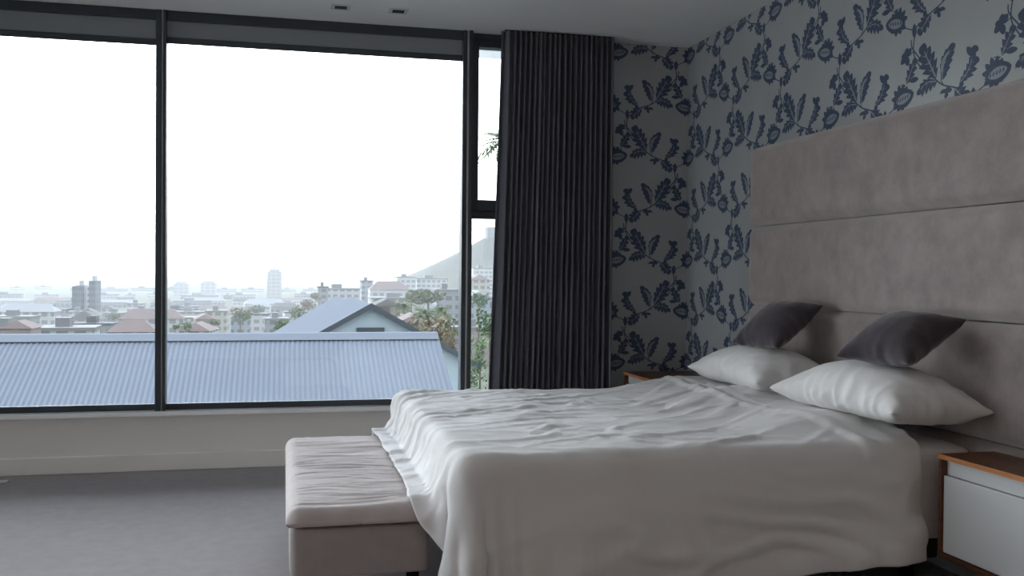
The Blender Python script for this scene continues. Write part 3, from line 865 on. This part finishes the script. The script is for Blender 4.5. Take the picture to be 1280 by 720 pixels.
# ---- city
def facade(name, wall, win, sx, sz, gap=.35):
    if name in MATS: return MATS[name]
    m = bpy.data.materials.new(name); m.use_nodes = True; N = m.node_tree.nodes; L = m.node_tree.links
    b = N['Principled BSDF']; b.inputs['Roughness'].default_value = .8
    tc = N.new('ShaderNodeTexCoord'); sp = N.new('ShaderNodeSeparateXYZ'); L.new(tc.outputs['Object'], sp.inputs[0])
    def band(out, size, g):
        d = N.new('ShaderNodeMath'); d.operation = 'DIVIDE'; d.inputs[1].default_value = size; L.new(out, d.inputs[0])
        f = N.new('ShaderNodeMath'); f.operation = 'FRACT'; L.new(d.outputs[0], f.inputs[0])
        c = N.new('ShaderNodeMath'); c.operation = 'LESS_THAN'; c.inputs[1].default_value = g; L.new(f.outputs[0], c.inputs[0]); return c.outputs[0]
    ad = N.new('ShaderNodeMath'); ad.operation = 'ADD'; L.new(sp.outputs['X'], ad.inputs[0]); L.new(sp.outputs['Y'], ad.inputs[1])
    a = band(ad.outputs[0], sx, 1 - gap) if sx else None; c = band(sp.outputs['Z'], sz, .5)
    if a:
        mu = N.new('ShaderNodeMath'); mu.operation = 'MULTIPLY'; L.new(a, mu.inputs[0]); L.new(c, mu.inputs[1]); fac = mu.outputs[0]
    else: fac = c
    geo = N.new('ShaderNodeNewGeometry'); s2 = N.new('ShaderNodeSeparateXYZ'); L.new(geo.outputs['Normal'], s2.inputs[0])
    lt = N.new('ShaderNodeMath'); lt.operation = 'LESS_THAN'; lt.inputs[1].default_value = .5; L.new(s2.outputs['Z'], lt.inputs[0])
    m3 = N.new('ShaderNodeMath'); m3.operation = 'MULTIPLY'; L.new(fac, m3.inputs[0]); L.new(lt.outputs[0], m3.inputs[1])
    mx = N.new('ShaderNodeMix'); mx.data_type = 'RGBA'; mx.inputs['A'].default_value = (*wall, 1); mx.inputs['B'].default_value = (*win, 1)
    L.new(m3.outputs[0], mx.inputs['Factor']); L.new(mx.outputs['Result'], b.inputs['Base Color'])
    MATS[name] = m; return m
WALLS = {'white': (.40, .40, .41), 'cream': (.34, .32, .28), 'pale grey': (.22, .23, .25), 'pinkish': (.26, .215, .21), 'tan': (.20, .175, .15), 'bluish': (.26, .30, .34)}
ROOFS = {'flat pale': (.16, .16, .165), 'flat grey': (.07, .073, .08), 'red tiled': (.12, .08, .072), 'brown pitched': (.06, .053, .05), 'white pitched': (.20, .20, .21)}
def building(x, y, w, d, h, wall, roof, label, group, name='building', zb=None, rotz=0):
    z0 = (ground_z(x, y) if zb is None else zb) - 3
    r = empty(name, (x, y, z0)); r.rotation_euler[2] = rotz
    mb = MB().box(-w / 2, w / 2, -d / 2, d / 2, 0, h + 3)
    mb.build('building_walls', facade('facade ' + wall, WALLS[wall], tuple(v * .45 for v in WALLS[wall]), 3.4, 3.1), r)
    mr = mat('roof ' + roof, ROOFS[roof], .8)
    if 'pitched' in roof or 'tiled' in roof:
        e = .5; rh = min(w, d) * .28; a, b = w / 2 + e, d / 2 + e; zt = h + 3
        v = [(-a, -b, zt), (a, -b, zt), (a, b, zt), (-a, b, zt)]
        if w >= d: v += [(-a + b * .6, 0, zt + rh), (a - b * .6, 0, zt + rh)]; fs = [(0, 1, 5, 4), (2, 3, 4, 5), (0, 4, 3), (1, 2, 5), (3, 2, 1, 0)]
        else: v += [(0, -b + a * .6, zt + rh), (0, b - a * .6, zt + rh)]; fs = [(0, 1, 4), (2, 3, 5), (0, 4, 5, 3), (1, 2, 5, 4), (3, 2, 1, 0)]
        MB().faces(v, fs).build('building_roof', mr, r)
    else:
        mb = MB().box(-w / 2 - .3, w / 2 + .3, -d / 2 - .3, d / 2 + .3, h + 3, h + 3.7).box(-w * .2, w * .05, -d * .2, d * .2, h + 3.7, h + 5.6)
        mb.build('building_roof', mr, r)
    tag(r, label, 'building', group)
    return r
def zone(px):
    if px < 82: return 'before the twin tower'
    if px < 130: return 'at the twin tower foot'
    if px < 196: return 'between twin tower and post'
    if px < 300: return 'under the two hazy towers'
    if px < 372: return 'near the hazy slab tower'
    if px < 470: return 'above the grey-roofed house'
    if px < 575: return 'between gable and curtain post'
    return 'in the narrow window'
def size_word(w, h): return 'tall' if h > 20 else ('long low' if w > 34 else ('small' if w < 14 else 'mid-sized'))
T = [(545, 388, 90, 26, 60, 2, 'broad brown-green tree crown beside the right end of the corrugated roof'),
     (520, 392, 110, 22, 50, 2, 'brownish tree just behind the dark edge of the blue gable'),
     (563, 378, 100, 18, 70, 0, 'tall olive tree against the dark window post'),
     (565, 405, 60, 16, 60, 2, 'dense brown shrub-like tree below the post-side olive tree'),
     (535, 360, 300, 26, 22, 0, 'dark olive tree in front of the long white hillside block'),
     (514, 362, 330, 14, 20, 0, 'smaller olive tree beside the white apartment block'),
     (600, 400, 37, 18, 110, 3, 'bright green tree filling the bottom of the narrow side window'),
     (590, 430, 24.5, 9, 90, 1, 'slim green tree beside the post in the narrow side window'),
     (612, 382, 60, 20, 45, 1, 'green tree behind the brightest tree in the narrow window'),
     (598, 362, 200, 16, 24, 1, 'small dark tree among the slope houses in the narrow window'),
     (300, 386, 330, 15, 18, 0, 'round olive tree among the pale roofs below the hazy towers'),
     (350, 397, 180, 12, 18, 1, 'green tree low beside the grey roof edge'),
     (372, 382, 300, 14, 26, 0, 'olive tree line tree where the grey roof begins'),
     (385, 372, 380, 10, 18, 2, 'brown tree on the avenue above the grey roof'),
     (394, 365, 425, 8, 14, 2, 'upper brown tree of the avenue next to the white office block'),
     (232, 402, 200, 9, 13, 1, 'small green tree rising just over the ridge by the window post'),
     (220, 404, 190, 6, 10, 1, 'tiny green tree closest to the first window post over the ridge'),
     (268, 396, 260, 8, 12, 0, 'small olive tree between the post and the round olive tree'),
     (322, 380, 520, 12, 14, 0, 'hazy olive tree under the tall slab tower'),
     (142, 390, 420, 8, 12, 0, 'hazy tree between the slim tower and tan block'),
     (184, 393, 380, 8, 10, 1, 'hazy tree touching the first window post on the tower side')]
def city():
    rr = random.Random(21); placed = []; seen = {}
    # landmark blocks read off the photograph
    def block(pxa, pxb, pyt, Y, wall, roof, label, d=18, zb=None):
        a = at(pxa, pyt, Y); b = at(pxb, pyt, Y); zb_ = ground_z((a[0] + b[0]) / 2, Y) if zb is None else zb
        placed.append(((a[0] + b[0]) / 2, Y + d / 2, b[0] - a[0], d))
        return building((a[0] + b[0]) / 2, Y + d / 2, b[0] - a[0], d, a[2] - zb_, wall, roof, label, None, zb=zb_)
    block(401, 450, 362, 480, 'white', 'flat pale', 'white office block with many windows standing above the grey roof ridge', 20)
    block(398, 410, 360, 462, 'pale grey', 'flat grey', 'narrow grey end tower before the white office block', 12)
    block(452, 466, 352, 560, 'pale grey', 'flat grey', 'plain grey stair tower rising beside the white office block', 14)
    block(463, 512, 362, 520, 'white', 'red tiled', 'long white terrace with reddish upper band left of the palms'.replace('left of', 'behind'), 16)
    block(465, 530, 374, 400, 'cream', 'flat pale', 'long cream building with flat pale roof just above the blue gable', 14)
    block(497, 520, 347, 620, 'white', 'flat pale', 'white apartment block where the hill slope begins', 20)
    block(521, 560, 349, 640, 'white', 'flat pale', 'long white hillside apartment block with rows of windows', 20)
    block(546, 574, 364, 330, 'pale grey', 'flat pale', 'pale grey block beside the window post above the trees', 12)
    block(592, 616, 336, 700, 'white', 'flat pale', 'white villa on the hill slope seen through the narrow window', 16)
    block(588, 612, 350, 480, 'cream', 'red tiled', 'red-roofed cream house on the slope through the narrow window', 14)
    block(586, 616, 372, 260, 'bluish', 'white pitched', 'bluish house with white roof lowest in the narrow window', 12)
    block(470, 500, 382, 200, 'pinkish', 'brown pitched', 'pinkish house peeping over the dark gable edge', 10)
    block(500, 540, 404, 160, 'tan', 'red tiled', 'tan house with red roof half hidden by trees beside the gable', 10)
    block(0, 30, 379, 900, 'tan', 'flat grey', 'tan hall at the outer edge of the city view', 20)
    block(40, 82, 388, 520, 'pale grey', 'flat grey', 'long grey shed before the slim twin tower', 16)
    block(0, 38, 411, 190, 'pinkish', 'red tiled', 'long red roof line just above the corrugated ridge', 8)
    block(160, 193, 388, 560, 'tan', 'flat pale', 'tan block with white roof next to the first window post', 16)
    for pa, pb, Y in ((86, 123, 540), (212, 240, 1150), (247, 275, 1200), (330, 356, 1050)):
        a = at(pa, 380, Y); b = at(pb, 380, Y); placed.append(((a[0] + b[0]) / 2, Y + 8, b[0] - a[0], 34))
    for t_ in T:
        a = at(t_[0], 380, t_[2]); rr_ = t_[3] / F * t_[2] * 2.2; placed.append((a[0], t_[2], rr_, rr_))
    rows = [(230, 409, 9), (290, 403, 12), (350, 398, 15), (430, 393, 17), (520, 389, 19), (640, 385, 20), (800, 381, 20), (1050, 377, 17), (1400, 373, 15)]
    names = ['nearest row', 'second row', 'third row', 'fourth row', 'fifth row', 'sixth row', 'seventh row', 'eighth row', 'furthest row']
    for ri, (Y, py, n) in enumerate(rows):
        for k in range(n):
            px = -8 + (k + .5 + rr.uniform(-.35, .35)) * 640 / n
            yy = Y * rr.uniform(.95, 1.05); p = at(px, py, yy); x = p[0]; w = rr.uniform(8, 24) * (.5 if Y < 350 else .9 if Y < 800 else 1.5); d = rr.uniform(7, 13)
            if rr.random() < .18: w *= 1.6
            while w > 6 and any(abs(x - q[0]) < (w + q[2]) / 2 + 3 and abs(yy - q[1]) < (d + q[3]) / 2 + 3 for q in placed): w *= .85
            if w <= 6: continue
            placed.append((x, yy, w * 1.06 + 3, d + w * .25))
            gz = ground_z(x, yy); top = at(px, py + rr.uniform(-5, 5), yy)[2]
            h = max(3.5, min(top - gz, 12 + Y * .015)); wall = rr.choice(['white', 'white', 'white', 'white', 'cream', 'pale grey', 'pale grey', 'pinkish', 'tan', 'bluish'])
            roof = rr.choice(['flat pale', 'flat pale', 'flat grey', 'red tiled', 'brown pitched', 'white pitched'])
            if Y > 800: roof = rr.choice(['flat pale', 'flat grey'])
            z = zone(px)
            lab = '%s %s building with %s roof, %s' % (size_word(w, h), wall, roof, z)
            key = lab
            building(x, yy, w, d, h, wall, roof, lab + ', ' + names[ri], 'hazy city buildings ' + z + ', ' + names[ri], rotz=rr.uniform(-.15, .15))
    # towers
    def tower(name, Y, slabs, label, cat='tower'):
        a = at(slabs[0][0], 400, Y); r = empty(name, (a[0], Y, -30))
        for (pa, pb, pt, wall, win, sx, sz, dy) in slabs:
            A = at(pa, pt, Y); B = at(pb, pt, Y)
            mb = MB().box(A[0], B[0], Y + dy, Y + dy + 16, -30, A[2])
            put(mb, 'tower_slab', facade('tw%s%d' % (name, pa), wall, win, sx, sz), r, origin=(A[0], Y, 0))
            if pb - pa > 6: put(MB().box(A[0] + 2, B[0] - 2, Y + dy + 3, Y + dy + 12, A[2], A[2] + 2.5), 'roof_plant', mat('tower_cap', (.3, .3, .3), .8), r)
        tag(r, label, cat)
    g1, g2 = (.08, .095, .12), (.05, .06, .08)
    tower('slim_tower', 540, [(89, 94, 358, g1, g2, 0, 3.2, 2), (94, 103, 357, g1, g2, 0, 3.2, 0), (103, 106, 359, (.6, .6, .6), (.5, .5, .5), 0, 3.2, 4), (106, 112, 358, (.5, .5, .52), g2, 3, 3.2, 2), (112, 120, 351, g1, g2, 0, 3.2, -2)],
          'dark slim twin tower with pale vertical stripes on the skyline')
    tower('hazy_tower', 1150, [(217, 235, 355, (.3, .3, .34), (.2, .2, .24), 6, 4, 0)], 'hazy grey tower just past the first window post')
    tower('hazy_tower', 1200, [(251, 270, 354, (.34, .34, .36), (.22, .22, .25), 6, 4, 0)], 'second hazy tower, between the window post and tall slab')
    tower('slab_tower', 1050, [(334, 352, 339, (.3, .3, .3), (.22, .22, .22), 5, 4, 0)], 'tall pale hazy slab tower standing alone on the skyline')
city()

# ---- trees
def leaf_mat(name, c):
    m = mat(name, c, .8, .1, noise_amt=.35, noise_scale=1.5); return m
M_leafs = [leaf_mat('olive_leaves', (.13, .15, .08)), leaf_mat('green_leaves', (.12, .17, .09)), leaf_mat('brown_leaves', (.19, .16, .11)), leaf_mat('bright_leaves', (.16, .23, .11))]
M_bark = mat('bark', (.12, .09, .07), .9, .1)
def crown_mesh(cx, cy, cz, rx, rz, n, size, seed):
    q = random.Random(seed); mb = MB()
    lobes = [(q.uniform(-.55, .55), q.uniform(-.55, .55), q.uniform(-.45, .5), q.uniform(.4, .62)) for _ in range(8)]
    for _ in range(n):
        lx, ly, lz, lr = q.choice(lobes); d = Vector((q.gauss(0, 1), q.gauss(0, 1), q.gauss(0, 1))).normalized() * lr * q.uniform(.55, 1) 
        p = Vector((cx + (lx + d.x) * rx, cy + (ly + d.y) * rx, cz + (lz + d.z) * rz))
        u = Vector((q.gauss(0, 1), q.gauss(0, 1), q.gauss(0, 1))).normalized(); w = u.orthogonal().normalized(); v = u.cross(w); s = size * q.uniform(.6, 1.4)
        mb.poly([p - w * s, p - v * s * .5, p + w * s, p + v * s * .5])
    return mb
def tree(px, pyt, Y, rpx, hpx, mi, label, group, seed, n=420):
    top = at(px, pyt, Y); rx = rpx / F * Y; rz = hpx / F * Y / 2; x = top[0]; zt = top[2]; g = ground_z(x, Y)
    cz = zt - rz; r = empty('tree', (x, Y, g)) 
    put(crown_mesh(x, Y, cz, rx, rz, n, rx * .13, seed), 'crown', M_leafs[mi], r)
    put(MB().tube([(x, Y, g - 1), (x + .05 * rx, Y, (g + cz) / 2), (x, Y, cz + rz * .3)], [rx * .09, rx * .07, rx * .03], 7), 'trunk', M_bark, r, smooth=True)
    tag(r, label, 'tree', group)
for i, t in enumerate(T): tree(*t[:6], t[6], 'trees in the valley', 100 + i)

M_palm = leaf_mat('palm_fronds', (.13, .16, .09))
def palm(px, pyt, Y, crown_r, label, seed):
    top = at(px, pyt, Y); q = random.Random(seed); g = ground_z(top[0], Y); r = empty('palm_tree', (top[0], Y, g))
    x, z = top[0], top[2]; mb = MB()
    for k in range(44):
        az = q.uniform(0, 2 * PI); el = q.uniform(-.5, 1.2); L = crown_r * q.uniform(.8, 1.1); pts = []
        for s in np.linspace(0, 1, 8):
            rad = L * s * math.cos(el * (1 - .3 * s)); hz = L * s * math.sin(el) - L * .55 * s * s
            pts.append(Vector((x + rad * math.cos(az), Y + rad * math.sin(az), z + hz)))
        side = Vector((-math.sin(az), math.cos(az), 0))
        for i in range(7):
            a, b = pts[i], pts[i + 1]; m_ = (a + b) / 2
            wid = L * .20 * math.sin(PI * (i + 1) / 8.5)
            for sg in (1, -1):
                tip = b.lerp(a, -.5) + side * sg * wid - Vector((0, 0, wid * .5)); mb.poly([a, b, tip])
    put(mb, 'frond_crown', M_palm, r)
    put(MB().tube([(x, Y, g - 1), (x + .1, Y, (g + z) / 2), (x, Y, z)], [crown_r * .14, crown_r * .10, crown_r * .12], 8), 'trunk', M_bark, r, smooth=True)
    tag(r, label, 'palm tree', 'palm trees beyond the window')
palm(505, 384, 190, 2.6, 'small palm nearest the blue gable apex', 1)
palm(531, 392, 150, 2.4, 'middle palm of three above the brown trees', 2)
palm(551, 388, 170, 2.2, 'palm next to the post, closest to the pale grey block', 3)
palm(629, 178, 34, 1.05, 'tall palm crown peeping out beside the curtain in the upper sash', 4)

# ================================================================== HAZE
hz = MB().box(-3500, 3800, 70, 5200, -60, 160).build('haze', None or bpy.data.materials.new('haze'))
m = hz.data.materials[0]; m.use_nodes = True; N = m.node_tree.nodes; L = m.node_tree.links
N.remove(N['Principled BSDF']); vs = N.new('ShaderNodeVolumeScatter'); vs.inputs['Density'].default_value = .0004; vs.inputs['Color'].default_value = (.97, .98, 1, 1)
L.new(vs.outputs['Volume'], N['Material Output'].inputs['Volume'])
hz['kind'] = 'stuff'; hz['label'] = 'pale haze over the valley and city'; hz['category'] = 'haze'

# ================================================================== LIGHT
w = bpy.data.worlds.new('sky'); SC.world = w; w.use_nodes = True; N = w.node_tree.nodes; L = w.node_tree.links
bg = N['Background']; tc = N.new('ShaderNodeTexCoord'); sp = N.new('ShaderNodeSeparateXYZ'); L.new(tc.outputs['Generated'], sp.inputs[0])
# bright hazy horizon, a bluer zenith
mr = N.new('ShaderNodeMapRange'); mr.inputs['From Min'].default_value = 0; mr.inputs['From Max'].default_value = .9
L.new(sp.outputs['Z'], mr.inputs['Value'])
mx = N.new('ShaderNodeMix'); mx.data_type = 'RGBA'; mx.inputs['A'].default_value = (1, 1, .995, 1); mx.inputs['B'].default_value = (.70, .82, 1, 1)
L.new(mr.outputs['Result'], mx.inputs['Factor']); L.new(mx.outputs['Result'], bg.inputs['Color'])
# low sun behind the haze: the sky is far brighter on that side
dt = N.new('ShaderNodeVectorMath'); dt.operation = 'DOT_PRODUCT'; sd = Vector((-.45, .80, .38)).normalized(); dt.inputs[1].default_value = sd
L.new(tc.outputs['Generated'], dt.inputs[0])
c0 = N.new('ShaderNodeMath'); c0.operation = 'MAXIMUM'; c0.inputs[1].default_value = 0; L.new(dt.outputs['Value'], c0.inputs[0])
c1 = N.new('ShaderNodeMath'); c1.operation = 'POWER'; c1.inputs[1].default_value = 1.6; L.new(c0.outputs[0], c1.inputs[0])
c2 = N.new('ShaderNodeMath'); c2.operation = 'MULTIPLY_ADD'; c2.inputs[1].default_value = 9.5; c2.inputs[2].default_value = 2.3; L.new(c1.outputs[0], c2.inputs[0])
L.new(c2.outputs[0], bg.inputs['Strength'])
ld = bpy.data.lights.new('uplighter', 'AREA'); ld.shape = 'DISK'; ld.size = .5; ld.energy = 15; ld.color = (1, .84, .70)
lo = bpy.data.objects.new('uplighter', ld); C.objects.link(lo); lo.location = (.3, -.9, 1.75); lo.rotation_euler = (PI, 0, 0)   # unseen warm fill, added to lift the shaded sides of the room
vsn = SC.view_settings; vsn.view_transform = 'Standard'; vsn.look = 'None'; vsn.gamma = 1; vsn.use_curve_mapping = False; vsn.exposure = 0
cy = SC.cycles
cy.max_bounces = 10; cy.diffuse_bounces = 6; cy.glossy_bounces = 4; cy.transparent_max_bounces = 12; cy.volume_bounces = 1
cy.use_denoising = True; cy.sample_clamp_indirect = 8
cy.caustics_reflective = False; cy.caustics_refractive = False
